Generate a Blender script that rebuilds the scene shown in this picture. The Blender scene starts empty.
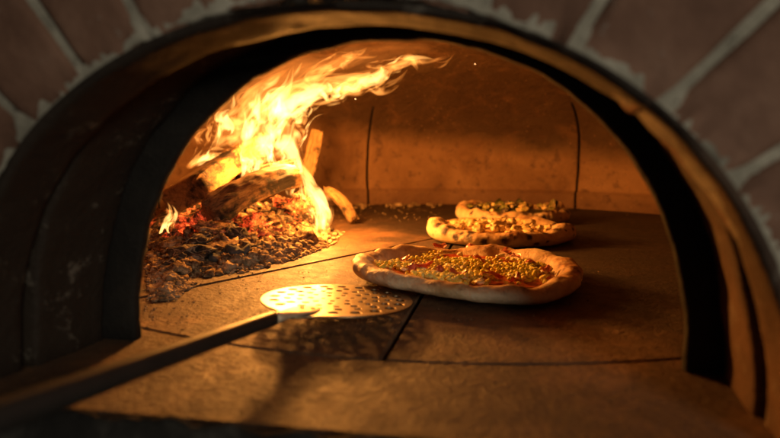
import bpy, bmesh, math, random
from mathutils import Vector, Matrix, noise, Euler
from mathutils.bvhtree import BVHTree
random.seed(7)
PI = math.pi
scene = bpy.context.scene
col = scene.collection
H = .17; FP = 520.0; PITCH = math.atan(59 / 520)
CF = Vector((0, math.cos(PITCH), -math.sin(PITCH))); CU = Vector((0, math.sin(PITCH), math.cos(PITCH))); CR = Vector((1, 0, 0))
CAM = Vector((0, 0, H))
def ray(x, y): return CF + CR * ((x - 390) / FP) + CU * ((219 - y) / FP)
def P(x, y, z=0.0):                      # picture point on the plane at height z, in metres
    d = ray(x, y); return CAM + d * ((z - H) / d.z)
def D(x, y, dep):                        # picture point at forward distance dep
    d = ray(x, y); return CAM + d * (dep / d.y)
def n3(x, y, z=0.0): return noise.noise(Vector((x, y, z)))
def fbm(x, y, z=0.0, o=4): return noise.fractal(Vector((x, y, z)), 1.0, 2.0, o)

# ------------------------------------------------------------------ objects
def tag(o, label=None, cat=None, group=None, kind=None):
    if label: o['label'] = label
    if cat: o['category'] = cat
    if group: o['group'] = group
    if kind: o['kind'] = kind
    return o
def empty(name, loc=(0, 0, 0), rz=0.0):
    o = bpy.data.objects.new(name, None); col.objects.link(o)
    o.location = loc; o.rotation_euler = (0, 0, rz); o.empty_display_size = .05
    return o
def mesh_obj(name, verts, faces, mat, parent=None, smooth=True, uvs=None):
    me = bpy.data.meshes.new(name); me.from_pydata([tuple(v) for v in verts], [], faces); me.update()
    if smooth: me.polygons.foreach_set('use_smooth', [True] * len(me.polygons))
    if uvs:
        ul = me.uv_layers.new(name='UVMap')
        for l in me.loops: ul.data[l.index].uv = uvs[l.vertex_index]
    if mat: me.materials.append(mat)
    o = bpy.data.objects.new(name, me); col.objects.link(o)
    if parent: o.parent = parent
    return o
def bm_obj(name, bm, mat, parent=None, smooth=True):
    me = bpy.data.meshes.new(name); bm.to_mesh(me); bm.free()
    if smooth: me.polygons.foreach_set('use_smooth', [True] * len(me.polygons))
    if mat: me.materials.append(mat)
    o = bpy.data.objects.new(name, me); col.objects.link(o)
    if parent: o.parent = parent
    return o
def attr(o, name, vals):
    a = o.data.attributes.new(name, 'FLOAT', 'POINT')
    a.data.foreach_set('value', vals)

# ------------------------------------------------------------------ materials
def newmat(name):
    m = bpy.data.materials.new(name); m.use_nodes = True
    nt = m.node_tree; b = nt.nodes['Principled BSDF']
    return m, nt, b
class NT:
    def __init__(s, nt): s.nt = nt; s.tc = None
    def n(s, t, **k):
        x = s.nt.nodes.new(t)
        for a, v in k.items(): setattr(x, a, v)
        return x
    def l(s, a, b): s.nt.links.new(a, b)
    def co(s, scale=(1, 1, 1), src='Object'):
        if not s.tc: s.tc = s.n('ShaderNodeTexCoord')
        m = s.n('ShaderNodeMapping'); m.inputs['Scale'].default_value = scale
        s.l(s.tc.outputs[src], m.inputs['Vector']); return m.outputs[0]
    def noise(s, scale, detail=5, rough=.6, dist=0, vec=None):
        x = s.n('ShaderNodeTexNoise'); x.inputs['Scale'].default_value = scale
        x.inputs['Detail'].default_value = detail; x.inputs['Roughness'].default_value = rough
        x.inputs['Distortion'].default_value = dist
        s.l(vec if vec else s.co(), x.inputs['Vector']); return x.outputs['Fac']
    def voro(s, scale, vec=None, feature='F1', out='Distance'):
        x = s.n('ShaderNodeTexVoronoi'); x.feature = feature; x.inputs['Scale'].default_value = scale
        s.l(vec if vec else s.co(), x.inputs['Vector']); return x.outputs[out]
    def ramp(s, fac, stops, interp='LINEAR'):
        r = s.n('ShaderNodeValToRGB'); cr = r.color_ramp; cr.interpolation = interp
        while len(cr.elements) < len(stops): cr.elements.new(.5)
        for e, (p, c) in zip(cr.elements, stops):
            e.position = p; e.color = (c, c, c, 1) if isinstance(c, (int, float)) else (*c, 1)
        s.l(fac, r.inputs[0]); return r.outputs[0]
    def mix(s, fac, a, b, mode='MIX'):
        x = s.n('ShaderNodeMix'); x.data_type = 'RGBA'; x.blend_type = mode
        for i, v in ((0, fac), (6, a), (7, b)):
            if isinstance(v, (int, float)): x.inputs[i].default_value = v if i == 0 else (v, v, v, 1)
            elif isinstance(v, tuple): x.inputs[i].default_value = (*v, 1)
            else: s.l(v, x.inputs[i])
        return x.outputs[2]
    def math(s, op, a, b=0.0, clamp=False):
        x = s.n('ShaderNodeMath'); x.operation = op; x.use_clamp = clamp
        for i, v in ((0, a), (1, b)):
            if isinstance(v, (int, float)): x.inputs[i].default_value = v
            else: s.l(v, x.inputs[i])
        return x.outputs[0]
    def bump(s, hgt, strength, dist, prev=None):
        x = s.n('ShaderNodeBump'); x.inputs['Strength'].default_value = strength; x.inputs['Distance'].default_value = dist
        s.l(hgt, x.inputs['Height'])
        if prev: s.l(prev, x.inputs['Normal'])
        return x.outputs[0]
    def attr(s, name):
        x = s.n('ShaderNodeAttribute'); x.attribute_name = name; return x.outputs['Fac']
def setb(b, rough=.8, spec=.3, metal=0):
    b.inputs['Roughness'].default_value = rough; b.inputs['Specular IOR Level'].default_value = spec
    b.inputs['Metallic'].default_value = metal

def m_floor(name, tone=1.0):
    m, nt, b = newmat(name); t = NT(nt); setb(b, .62, .35)
    big = t.noise(7, 4, .6, .4); mid = t.noise(38, 7, .75); fine = t.noise(420, 3, .7)
    c = t.ramp(big, [(.36, (.11 * tone, .060 * tone, .026 * tone)), (.5, (.21 * tone, .105 * tone, .047 * tone)), (.64, (.33 * tone, .175 * tone, .08 * tone))])
    c = t.mix(t.ramp(mid, [(.34, .75), (.52, 0.0)]), c, (.11, .06, .034))
    c = t.mix(t.ramp(t.noise(3.1, 5, .7), [(.43, 0.0), (.56, .82)]), c, (.050, .026, .015))
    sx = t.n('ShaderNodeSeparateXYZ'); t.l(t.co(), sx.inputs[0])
    right_shade = t.math('ADD', t.math('ADD', sx.outputs[0], t.math('MULTIPLY', sx.outputs[1], .55)), t.math('MULTIPLY', t.noise(4.5, 5, .65), .5))
    if tone == 1.0: c = t.mix(t.ramp(right_shade, [(.40, 0.0), (.64, .90)]), c, (.030, .018, .012))  # shade on the right and back of the hearth, painted into the firebrick
    c = t.mix(t.ramp(fine, [(.55, 0.0), (.75, .35)]), c, (.40, .27, .17))
    pits = t.voro(95); pm = t.ramp(pits, [(.10, 1.0), (.2, 0.0)])
    sel = t.math('MULTIPLY', pm, t.ramp(t.noise(30, 2), [(.52, 0.0), (.6, 1.0)]))
    c = t.mix(sel, c, (.03, .018, .012))
    t.l(c, b.inputs['Base Color'])
    t.l(t.ramp(mid, [(.3, .75), (.7, .45)]), b.inputs['Roughness'])
    n = t.bump(mid, .7, .008); n = t.bump(t.noise(150, 4, .7), .8, .006, n); n = t.bump(fine, .8, .0026, n); n = t.bump(t.math('SUBTRACT', 1.0, sel), .8, .0025, n)
    t.l(n, b.inputs['Normal']); return m
def m_dome():
    m, nt, b = newmat('dome refractory'); t = NT(nt); setb(b, .7, .3)
    big = t.noise(5, 5, .6, .5); mid = t.noise(26, 6, .65); fine = t.noise(260, 3)
    c = t.ramp(big, [(.32, (.18, .092, .046)), (.5, (.27, .15, .078)), (.7, (.36, .21, .115))])
    c = t.mix(t.ramp(mid, [(.34, .85), (.46, 0.0)]), c, (.13, .07, .045))
    sx = t.n('ShaderNodeSeparateXYZ'); t.l(t.co(), sx.inputs[0])
    # soot with the upper wall's shade painted in: from hand height, darker rightwards
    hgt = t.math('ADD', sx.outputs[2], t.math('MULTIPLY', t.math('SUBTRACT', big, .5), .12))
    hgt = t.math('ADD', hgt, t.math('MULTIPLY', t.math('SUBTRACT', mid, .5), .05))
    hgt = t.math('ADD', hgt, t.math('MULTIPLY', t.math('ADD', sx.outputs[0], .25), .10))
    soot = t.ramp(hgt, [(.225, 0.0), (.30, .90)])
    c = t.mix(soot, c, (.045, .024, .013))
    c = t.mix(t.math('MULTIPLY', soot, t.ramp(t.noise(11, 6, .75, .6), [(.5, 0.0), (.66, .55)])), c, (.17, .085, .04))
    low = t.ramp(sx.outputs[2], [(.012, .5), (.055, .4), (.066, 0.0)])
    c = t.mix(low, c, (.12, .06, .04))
    sp = t.math('MULTIPLY', t.ramp(t.voro(48), [(.1, 1.0), (.17, 0.0)]), t.ramp(t.noise(14, 2), [(.5, 0.0), (.58, 1.0)]))
    c = t.mix(t.math('MULTIPLY', sp, .45), c, (.40, .24, .13))
    t.l(c, b.inputs['Base Color'])
    n = t.bump(mid, .7, .014); n = t.bump(t.noise(90, 5, .7), .5, .005, n); n = t.bump(fine, .4, .0018, n); n = t.bump(sp, .5, .003, n)
    t.l(n, b.inputs['Normal']); return m
def m_rough(name, c0, c1, c2, s0=10, s1=60, rough=.85, bd=.004, spots=None, spec=.25, strength=.6):
    m, nt, b = newmat(name); t = NT(nt); setb(b, rough, spec)
    big = t.noise(s0, 5, .65, .3); mid = t.noise(s1, 6, .7)
    c = t.ramp(big, [(.3, c0), (.5, c1), (.7, c2)])
    if spots: c = t.mix(t.ramp(mid, [(spots[0], 0.0), (spots[0] + .08, 1.0)]), c, spots[1])
    t.l(c, b.inputs['Base Color'])
    n = t.bump(mid, strength, bd); n = t.bump(t.noise(s1 * 7, 3), strength * .7, bd * .25, n)
    t.l(n, b.inputs['Normal']); return m
def m_jamb():
    m, nt, b = newmat('sooty shaded clay'); t = NT(nt); setb(b, .72, .25)
    big = t.noise(9, 5, .65, .3); mid = t.noise(45, 6, .7)
    c = t.ramp(big, [(.3, (.045, .024, .014)), (.5, (.095, .046, .023)), (.7, (.16, .08, .038))])
    sx = t.n('ShaderNodeSeparateXYZ'); t.l(t.co(), sx.inputs[0])
    soot = t.ramp(t.math('ADD', sx.outputs[0], t.math('MULTIPLY', t.math('SUBTRACT', big, .5), .25)), [(.36, 1.0), (.66, .15)])
    t.nt.nodes.remove(soot.node)
    xx = t.math('ADD', t.math('MULTIPLY', sx.outputs[0], 2.0), .5)
    xx = t.math('ADD', xx, t.math('MULTIPLY', t.math('SUBTRACT', big, .5), .35))
    xx = t.math('SUBTRACT', xx, t.math('MULTIPLY', sx.outputs[2], 1.9))
    c = t.mix(t.ramp(xx, [(.20, .96), (.50, .88), (.90, .25)]), c, (.021, .015, .010))  # soot plus painted shade: left side and crown coloured darker than the right foot
    c = t.mix(t.ramp(mid, [(.57, 0.0), (.70, .7)]), c, (.17, .145, .11))
    t.l(c, b.inputs['Base Color'])
    n = t.bump(mid, .6, .005); n = t.bump(t.noise(300, 3), .4, .0012, n); t.l(n, b.inputs['Normal']); return m
def m_wood(name, light, dark, char=.0):
    m, nt, b = newmat(name); t = NT(nt); setb(b, .8, .2)
    g = t.noise(22, 5, .6, .6, t.co((1, 9, 9))); g2 = t.noise(70, 4, .6, .3, t.co((.7, 10, 10)))
    c = t.ramp(g, [(.3, dark), (.5, light), (.7, tuple(min(1, k * 1.25) for k in light))])
    c = t.mix(t.ramp(g2, [(.32, .85), (.45, 0.0)]), c, tuple(k * .35 for k in dark))
    bn = t.noise(9, 5, .7)
    c = t.mix(t.ramp(bn, [(.5 - char * .3, 1.0), (.58 - char * .3 + .02, 0.0)]) if char < 0 else t.ramp(bn, [(.62 - char * .4, 0.0), (.72 - char * .4, 1.0)]), c, (.018, .013, .01))
    t.l(c, b.inputs['Base Color'])
    n = t.bump(g, .6, .006); n = t.bump(g2, .7, .003, n); t.l(n, b.inputs['Normal']); return m
def m_char(name, glow):
    m, nt, b = newmat(name); t = NT(nt); setb(b, .9, .2)
    v = t.voro(55, t.co((.7, 1.2, 1)), 'DISTANCE_TO_EDGE'); nz = t.noise(60, 5, .7)
    c = t.ramp(nz, [(.35, (.012, .010, .009)), (.55, (.05, .035, .025)), (.72, (.30, .22, .15))])
    c = t.mix(t.ramp(v, [(.015, .45), (.06, 0.0)]), c, (.40, .30, .20))
    t.l(c, b.inputs['Base Color'])
    if glow:
        e = t.math('MULTIPLY', t.ramp(v, [(.0, 1.0), (.14, 0.0)]), t.ramp(t.noise(12, 3), [(.45, 0.0), (.62, 1.0)]))
        b.inputs['Emission Color'].default_value = (1, .10, .015, 1)
        t.l(t.math('MULTIPLY', e, glow), b.inputs['Emission Strength'])
    n = t.bump(v, .8, .006); n = t.bump(nz, .6, .003, n); t.l(n, b.inputs['Normal']); return m
def m_ember():
    m, nt, b = newmat('glowing ember'); t = NT(nt); setb(b, .95, .1)
    at = t.attr('glow'); nz = t.noise(70, 6, .75); n2 = t.noise(240, 4, .7)
    c = t.ramp(nz, [(.36, (.02, .012, .01)), (.5, (.16, .095, .05)), (.66, (.50, .36, .20))])
    t.l(c, b.inputs['Base Color'])
    e = t.math('MULTIPLY', t.ramp(nz, [(.46, 0.0), (.66, 1.0)]), at)
    e = t.math('MULTIPLY', e, t.ramp(n2, [(.38, .15), (.62, 1.0)]))
    t.l(t.ramp(e, [(.1, (1, .05, .008)), (.8, (1, .17, .03))]), b.inputs['Emission Color'])
    t.l(t.math('MULTIPLY', e, 3.6), b.inputs['Emission Strength'])
    n = t.bump(nz, .8, .005); n = t.bump(n2, .6, .0015, n); t.l(n, b.inputs['Normal']); return m
def m_crust(name, c_lo, c_mid, c_hi):
    m, nt, b = newmat(name); t = NT(nt); setb(b, .55, .35)
    big = t.noise(16, 4, .6, .2); mid = t.noise(75, 5, .6); fine = t.noise(380, 3)
    c = t.ramp(big, [(.3, c_lo), (.5, c_mid), (.68, c_hi)])
    top = t.attr('toast')
    c = t.mix(t.math('MULTIPLY', top, t.ramp(mid, [(.35, 1.0), (.7, .25)])), c, (.42, .19, .055))
    c = t.mix(t.math('MULTIPLY', top, t.ramp(t.noise(48, 5, .7), [(.52, 0.0), (.62, .9)])), c, (.16, .05, .014))
    c = t.mix(t.attr('char'), c, (.035, .014, .008))
    c = t.mix(t.ramp(fine, [(.6, 0.0), (.8, .35)]), c, (.8, .7, .55))
    t.l(c, b.inputs['Base Color'])
    b.inputs['Subsurface Weight'].default_value = .12; b.inputs['Subsurface Radius'].default_value = (.006, .003, .0015); b.inputs['Subsurface Scale'].default_value = 1
    n = t.bump(mid, .6, .0045); n = t.bump(t.noise(190, 4, .6), .5, .0016, n); n = t.bump(fine, .4, .0008, n); t.l(n, b.inputs['Normal']); return m
def m_food(name, stops, scale=60, rough=.3, spec=.5, bd=.002, sss=0, coat=0):
    m, nt, b = newmat(name); t = NT(nt); setb(b, rough, spec)
    oi = t.n('ShaderNodeObjectInfo')
    g = t.n('ShaderNodeNewGeometry')
    nz = t.noise(scale, 4, .65)
    f = t.math('ADD', nz, t.math('MULTIPLY', t.math('SUBTRACT', g.outputs['Random Per Island'], .5), .35))
    f = t.math('ADD', f, t.math('MULTIPLY', t.math('SUBTRACT', oi.outputs['Random'], .5), .2))
    t.l(t.ramp(f, stops), b.inputs['Base Color'])
    b.inputs['Subsurface Weight'].default_value = sss; b.inputs['Subsurface Radius'].default_value = (.004, .002, .001); b.inputs['Subsurface Scale'].default_value = 1
    b.inputs['Coat Weight'].default_value = coat; b.inputs['Coat Roughness'].default_value = .15
    t.l(t.bump(nz, .5, bd), b.inputs['Normal']); return m
def m_metal(name, c, rough, scr=(2, 60, 60), metal=1.0, stain=None):
    m, nt, b = newmat(name); t = NT(nt); setb(b, rough, .5, metal)
    g = t.noise(25, 4, .6, 0, t.co(scr)); d = t.noise(45, 5, .7)
    cc = t.mix(t.ramp(d, [(.45, 0.0), (.7, .6)]), c, stain or tuple(k * .45 for k in c))
    t.l(cc, b.inputs['Base Color'])
    t.l(t.ramp(t.math('ADD', t.math('MULTIPLY', g, .5), t.math('MULTIPLY', d, .5)), [(.3, rough * .7), (.7, min(1, rough * 1.4))]), b.inputs['Roughness'])
    t.l(t.bump(g, .15, .0006), b.inputs['Normal']); return m
def m_flame(name, strength, power, lo, hi, cut=.35, sharp=.25):
    m = bpy.data.materials.new(name); m.use_nodes = True; nt = m.node_tree; nt.nodes.clear(); t = NT(nt)
    out = t.n('ShaderNodeOutputMaterial'); em = t.n('ShaderNodeEmission'); tr = t.n('ShaderNodeBsdfTransparent'); ad = t.n('ShaderNodeAddShader')
    lw = t.n('ShaderNodeLayerWeight'); lw.inputs[0].default_value = .5
    face = t.math('POWER', t.math('SUBTRACT', 1.0, lw.outputs['Facing'], True), power)
    uv = t.co((1, 1, 1), 'UV'); oi = t.n('ShaderNodeObjectInfo')
    off = t.n('ShaderNodeVectorMath'); off.operation = 'ADD'
    cmb = t.n('ShaderNodeCombineXYZ'); t.l(t.math('MULTIPLY', oi.outputs['Random'], 40), cmb.inputs[2]); t.l(uv, off.inputs[0]); t.l(cmb.outputs[0], off.inputs[1])
    mp = t.n('ShaderNodeMapping'); mp.inputs['Scale'].default_value = (2.6, 1.5, 1); t.l(off.outputs[0], mp.inputs[0])
    s = t.noise(1.5, 2.0, .45, .7, mp.outputs[0])
    streak = t.ramp(s, [(cut, 0.02), (cut + sharp, 1.0)])
    sx = t.n('ShaderNodeSeparateXYZ'); t.l(uv, sx.inputs[0])
    fade = t.ramp(sx.outputs[0], [(0, .0), (.10, .8), (.45, 1.0), (.8, .45), (1, .0)])
    k = t.math('MULTIPLY', t.math('MULTIPLY', face, streak), fade)
    t.l(t.mix(t.math('POWER', k, .7), lo, hi), em.inputs['Color'])
    t.l(t.math('MULTIPLY', k, strength), em.inputs['Strength'])
    t.l(em.outputs[0], ad.inputs[0]); t.l(tr.outputs[0], ad.inputs[1]); t.l(ad.outputs[0], out.inputs['Surface'])
    m.cycles.emission_sampling = 'NONE'
    return m
def m_emit(name, c, s):
    m, nt, b = newmat(name); b.inputs['Base Color'].default_value = (.05, .02, .01, 1)
    b.inputs['Emission Color'].default_value = (*c, 1); b.inputs['Emission Strength'].default_value = s; return m

M = dict(
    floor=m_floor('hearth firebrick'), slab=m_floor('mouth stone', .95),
    under=m_rough('joint dust', (.02, .014, .01), (.045, .03, .02), (.09, .06, .04), 30, 120),
    dome=m_dome(),
    jamb=m_jamb(), gap=m_rough('joint soot', (.006, .005, .004), (.012, .009, .007), (.03, .02, .014)),
    lip=m_rough('blackened cast lip', (.006, .005, .004), (.011, .009, .007), (.022, .018, .013), 12, 60, .8, .004, (.64, (.06, .052, .04))),
    brick=m_rough('facing brick', (.105, .052, .032), (.165, .086, .054), (.24, .135, .088), 14, 80, .8, .003, (.64, (.24, .19, .15))),
    mortar=m_rough('lime mortar', (.13, .118, .09), (.30, .275, .21), (.46, .42, .33), 28, 110, .9, .004, (.60, (.07, .06, .045))),
    dark=m_rough('dark stone', (.008, .007, .006), (.018, .016, .013), (.07, .062, .05), 25, 110),
    split=m_wood('split firewood', (.25, .14, .06), (.11, .05, .022), .22),
    bark=m_wood('bark', (.20, .11, .05), (.05, .028, .015), .25),
    stick=m_wood('pale stick', (.30, .18, .08), (.11, .06, .03), .22),
    char=m_char('charred wood', 0), chargl=m_char('charred glowing wood', 2.2),
    ember=m_ember(),
    ash=m_rough('ash', (.05, .032, .02), (.24, .16, .09), (.52, .40, .25), 40, 200, .95, .003),
    greyash=m_rough('grey charcoal', (.02, .022, .024), (.055, .056, .055), (.13, .12, .11), 40, 140, .9, .003),
    crust1=m_crust('pale pizza crust', (.46, .29, .13), (.66, .49, .29), (.80, .68, .48)),
    crust2=m_crust('leopard pizza crust', (.50, .32, .15), (.64, .45, .24), (.74, .58, .36)),
    sauce=m_food('tomato sauce', [(.3, (.30, .035, .012)), (.5, (.46, .075, .02)), (.66, (.58, .17, .04)), (.8, (.72, .42, .15))], 45, .3, .5, .004, .05, .3),
    cheese=m_food('melted cheese', [(.3, (.40, .20, .05)), (.5, (.66, .42, .15)), (.7, (.82, .66, .36))], 55, .38, .5, .004, .1, .2),
    greens=m_food('green topping', [(.3, (.03, .04, .008)), (.48, (.13, .14, .025)), (.6, (.36, .28, .07)), (.75, (.6, .42, .16))], 50, .4, .5, .004, .0, .2),
    corn=m_food('sweetcorn', [(.25, (.44, .33, .025)), (.5, (.66, .56, .07)), (.75, (.80, .74, .26))], 90, .62, .15, .0006, .35, .03),
    ham=m_food('ham', [(.3, (.34, .06, .03)), (.5, (.50, .13, .07)), (.7, (.62, .26, .16))], 60, .35, .5, .002, .15, .2),
    mozz=m_food('mozzarella crumb', [(.3, (.55, .42, .22)), (.7, (.74, .62, .40))], 60, .4, .4, .001, .1),
    leaf=m_food('charred leaf', [(.3, (.02, .02, .006)), (.6, (.10, .09, .02)), (.8, (.3, .2, .06))], 80, .5, .4, .001),
    blob=m_food('baked topping', [(.3, (.52, .30, .09)), (.5, (.70, .47, .18)), (.7, (.82, .66, .36))], 60, .4, .5, .002, .1, .2),
    blade=m_metal('brushed steel', (.27, .20, .12), .34), neck=m_metal('dull steel', (.80, .66, .46), .5, (2, 60, 60), .55), handle=m_metal('blackened steel', (.05, .042, .036), .42, (60, 4, 4), .55),
)
M['spark'] = m_emit('spark', (1, .5, .18), 6)
FL = dict(
    core=m_flame('flame core', 1.45, .9, (1, .34, .045), (1, .56, .17), .44, .14),
    mid=m_flame('flame middle', .75, .9, (1, .25, .025), (1, .40, .08), .48, .12),
    thin=m_flame('flame veil', .22, .8, (1, .20, .018), (1, .34, .055), .42, .2),
)

# ------------------------------------------------------------------ oven frame (local u, v, z)
TH = math.radians(9)
O = Vector((.0015, .458, 0))
def L2W(u, v, z=0): return O + Vector((math.cos(TH) * u + math.sin(TH) * v, -math.sin(TH) * u + math.cos(TH) * v, z))
def W2L(p): d = p - O; return (math.cos(TH) * d.x - math.sin(TH) * d.y, math.sin(TH) * d.x + math.cos(TH) * d.y)
def place(o): o.location = O; o.rotation_euler = (0, 0, -TH); return o
def sup(a, h, t, n=2.15):                # arch profile, t 0..pi from the right foot to the left foot
    c, s = math.cos(t), math.sin(t)
    return (math.copysign(abs(c) ** (2 / n), c) * a, abs(s) ** (2 / n) * h)
def skew(v): return .150 * min(v, 0)
def arch_solid(name, a, h, a2, h2, v0, v1, mat, parent, amp=.0, fr=20, nt=180, nv=8, edge=0.0, seed=0, flare=0.0, bev=.004):
    # rounded-edge ring: profile loop runs along the intrados, back face, extrados, front face
    loop = []
    for k in range(nv + 1):
        f = k / nv; r = 0 if 0 < k < nv else bev
        loop.append((r, v0 + (v1 - v0) * f))
    loop = [(bev, v0), (bev * .3, v0 + bev * .3)] + [(0, v0 + bev + (v1 - v0 - 2 * bev) * k / nv) for k in range(nv + 1)] + [(bev * .3, v1 - bev * .3), (bev, v1)]
    m = 6
    loop += [(None, v1, (k + 1) / m) for k in range(m)] + [(None, v0, 1 - k / m) for k in range(m)]
    V = []; F = []; nl = len(loop)
    for i in range(nt + 1):
        t = PI * i / nt
        for q in loop:
            if q[0] is None:
                x0, z0 = sup(a + bev, h + bev, t); x1, z1 = sup(a2, h2, t); f = q[2]
                x = x0 + (x1 - x0) * f; z = z0 + (z1 - z0) * f; v = q[1]
                dd = amp * .4 * fbm(x * fr + seed, z * fr, v * 30)
                V.append((x, v + (dd if q[1] == v0 else 0), z))
            else:
                fv = (q[1] - v0) / (v1 - v0)
                off = q[0] + amp * fbm(math.cos(t) * a * fr + seed, math.sin(t) * h * fr, q[1] * fr) - flare * (1 - fv)* -1
                ed = max(0, 1 - abs(fv - 1) * 4) * edge * fbm(t * 22 + seed, 3.3, 0, 5)
                x, z = sup(a + off + ed, h + off + ed, t)
                V.append((x, q[1], z))
    for i in range(nt):
        for j in range(nl):
            j2 = (j + 1) % nl
            F.append((i * nl + j, i * nl + j2, (i + 1) * nl + j2, (i + 1) * nl + j))
    F.append(tuple(range(nl))[::-1]); F.append(tuple(nt * nl + k for k in range(nl)))
    # sink the feet a little under the hearth
    V = [(x + (skew(y) if name == 'clay_ring' else 0), y, z - (.03 if (idx < nl or idx >= nt * nl) else 0)) for idx, (x, y, z) in enumerate(V)]
    return mesh_obj(name, V, F, mat, parent)

mouth = place(empty('oven_mouth'))
tag(mouth, 'arched oven mouth of dark red bricks, pale mortar and sooty shaded clay rings', 'oven mouth')
VF = -.142                               # front face
arch_solid('clay_ring', .2740, .2585, .2805, .2640, VF + .0022, -.096, M['jamb'], mouth, .0016, 22, seed=3)
arch_solid('clay_ring', .270, .283, .42, .43, -.090, -.020, M['jamb'], mouth, .0028, 20, seed=9)
arch_solid('blackened_lip', .2425, .2685, .43, .44, -.020, -.007, M['lip'], mouth, .0016, 30, edge=.0022, seed=5, bev=.004)

# bricks of the facing arch
jpx = [(-60, 235), (30, 132), (88, 84), (146, 44), (222, 15), (305, -2), (392, -6), (478, 8), (568, 52), (655, 115), (718, 190), (768, 262), (800, 340)]
def onplane(px, py, v):
    o = L2W(0, v); nrm = Vector((math.sin(TH), math.cos(TH), 0)); d = ray(px, py)
    w = CAM + d * (nrm.dot(o - CAM) / nrm.dot(d)); return W2L(w)[0] - skew(v), w.z
ang = sorted(math.atan2(max(z, .005), u) for u, z in (onplane(x, y, VF) for x, y in jpx))
ang = [0.0] + [a for a in ang if .1 < a < PI - .08] + [PI]
def rprof(a, off=0):                     # radius of the intrados in direction a
    return 1 / math.sqrt((math.cos(a) / .281) ** 2 + (math.sin(a) / .265) ** 2) + off
bm = bmesh.new()
SK = skew(VF)
def brick_box(bm, corners, v0, v1, seed):
    # corners: four (x,z); a rounded, finely divided slab with rough faces
    N = 14; K = 12
    def bil(s, t_):
        a, b, c, d = corners
        x = (a[0] * (1 - s) + b[0] * s) * (1 - t_) + (d[0] * (1 - s) + c[0] * s) * t_
        z = (a[1] * (1 - s) + b[1] * s) * (1 - t_) + (d[1] * (1 - s) + c[1] * s) * t_
        return x, z
    rows = []
    def pt(s, t_, v):
        x, z = bil(s, t_); return Vector((x, v, z))
    vs = {}
    def gv(i, j, k):
        key = (i, j, k)
        if key not in vs:
            s, t_ = i / N, j / K; v = v0 if k == 0 else (v0 + .004 if k == 1 else v1)
            ins = .0 if k else 1
            e = min(min(s, 1 - s) * .06, min(t_, 1 - t_) * .2)
            dv = 0
            if k == 0:
                dv = .0028 * math.exp(-e / .0016) + .0010 * fbm(s * 3 + seed, t_ * 6, 1) + .004 * max(0, .05 - t_) / .05 * (.5 + fbm(s * 9 + seed, 2, 2))
            p = pt(s, t_, v + dv); p.x += SK
            w = .0022 * fbm(p.x * 60, p.z * 60, seed); c = pt(.5, .5, v); c.x += SK
            dirr = (p - c); dirr.y = 0
            if dirr.length > 0: p += dirr.normalized() * w
            vs[key] = bm.verts.new(p)
        return vs[key]
    for i in range(N):
        for j in range(K):
            bm.faces.new((gv(i, j, 0), gv(i, j + 1, 0), gv(i + 1, j + 1, 0), gv(i + 1, j, 0)))
    for k in (0, 1):
        for i in range(N):
            bm.faces.new((gv(i, 0, k), gv(i + 1, 0, k), gv(i + 1, 0, k + 1), gv(i, 0, k + 1)))
            bm.faces.new((gv(i, K, k + 1), gv(i + 1, K, k + 1), gv(i + 1, K, k), gv(i, K, k)))
        for j in range(K):
            bm.faces.new((gv(0, j, k + 1), gv(0, j + 1, k + 1), gv(0, j + 1, k), gv(0, j, k)))
            bm.faces.new((gv(N, j, k), gv(N, j + 1, k), gv(N, j + 1, k + 1), gv(N, j, k + 1)))
brk = []
for i in range(len(ang) - 1):
    a0, a1 = ang[i], ang[i + 1]
    r0 = rprof((a0 + a1) / 2) + .0038; r1 = r0 + .225
    g = .0036
    p = []
    for (r, a, s) in ((r0, a0, 1), (r0, a1, -1), (r1, a1, -1), (r1, a0, 1)):
        gg = g * (.85 if r == r0 else 1.6)
        x = r * math.cos(a) - s * gg * math.sin(a); z = r * math.sin(a) + s * gg * math.cos(a)
        p.append((x, z))
    bm = bmesh.new(); brick_box(bm, p, VF, -.10, i * 3.7)
    bmesh.ops.recalc_face_normals(bm, faces=bm.faces)
    brk.append(bm_obj('brick', bm, M['brick'], mouth))
# mortar bed between and behind the bricks, with a crumbling inner edge
V = []; F = []; NT_, NR = 360, 46
for i in range(NT_ + 1):
    a = PI * i / NT_
    r0 = rprof(a) + .0015 + .0022 * fbm(a * 18, 1.7, 0, 5)
    for j in range(NR + 1):
        r = r0 + .0007 * j if j < 8 else r0 + .0056 + .29 * ((j - 8) / (NR - 8)) ** 1.5
        x, z = r * math.cos(a), r * math.sin(a)
        v = VF + .0034 + .0013 * fbm(x * 70, z * 70, 4.1) + (.030, .012, .006, .0025, .001)[min(j, 4)] - .001
        if 1 < j < 12: v -= .0030 * max(0, fbm(x * 140, z * 140, 8)) * (1 - j / 12)
        V.append((x + SK, v, z))
for i in range(NT_):
    for j in range(NR):
        F.append((i * (NR + 1) + j, i * (NR + 1) + j + 1, (i + 1) * (NR + 1) + j + 1, (i + 1) * (NR + 1) + j))
me = mesh_obj('mortar', V, F, M['mortar'], mouth)

# outer wall around the brick arch and closing wall of the chamber: plates with the arch cut out
def plate(name, a, h, W, Z, v0, v1, mat, parent, low=0.0):
    V = []; F = []; n = 96
    for i in range(n + 1):
        t = PI * i / n; x, z = sup(a, h, t)
        dx, dz = math.cos(t), math.sin(t)
        k = min(W / max(abs(dx), 1e-6), Z / max(dz, 1e-6)); X, ZZ = dx * k, dz * k
        V += [(x, v0, z), (X, v0, ZZ), (X, v1, ZZ), (x, v1, z)]
    for i in range(n):
        for j in range(4):
            F.append((i * 4 + j, i * 4 + (j + 1) % 4, (i + 1) * 4 + (j + 1) % 4, (i + 1) * 4 + j))
    return mesh_obj(name, V, F, mat, parent, smooth=False)
plate('outer_wall', .49, .50, 1.3, .95, VF + .006, -.098, M['brick'], mouth)
plate('inner_wall', .40, .40, 1.15, .75, .006, .020, M['dome'], mouth)

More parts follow.
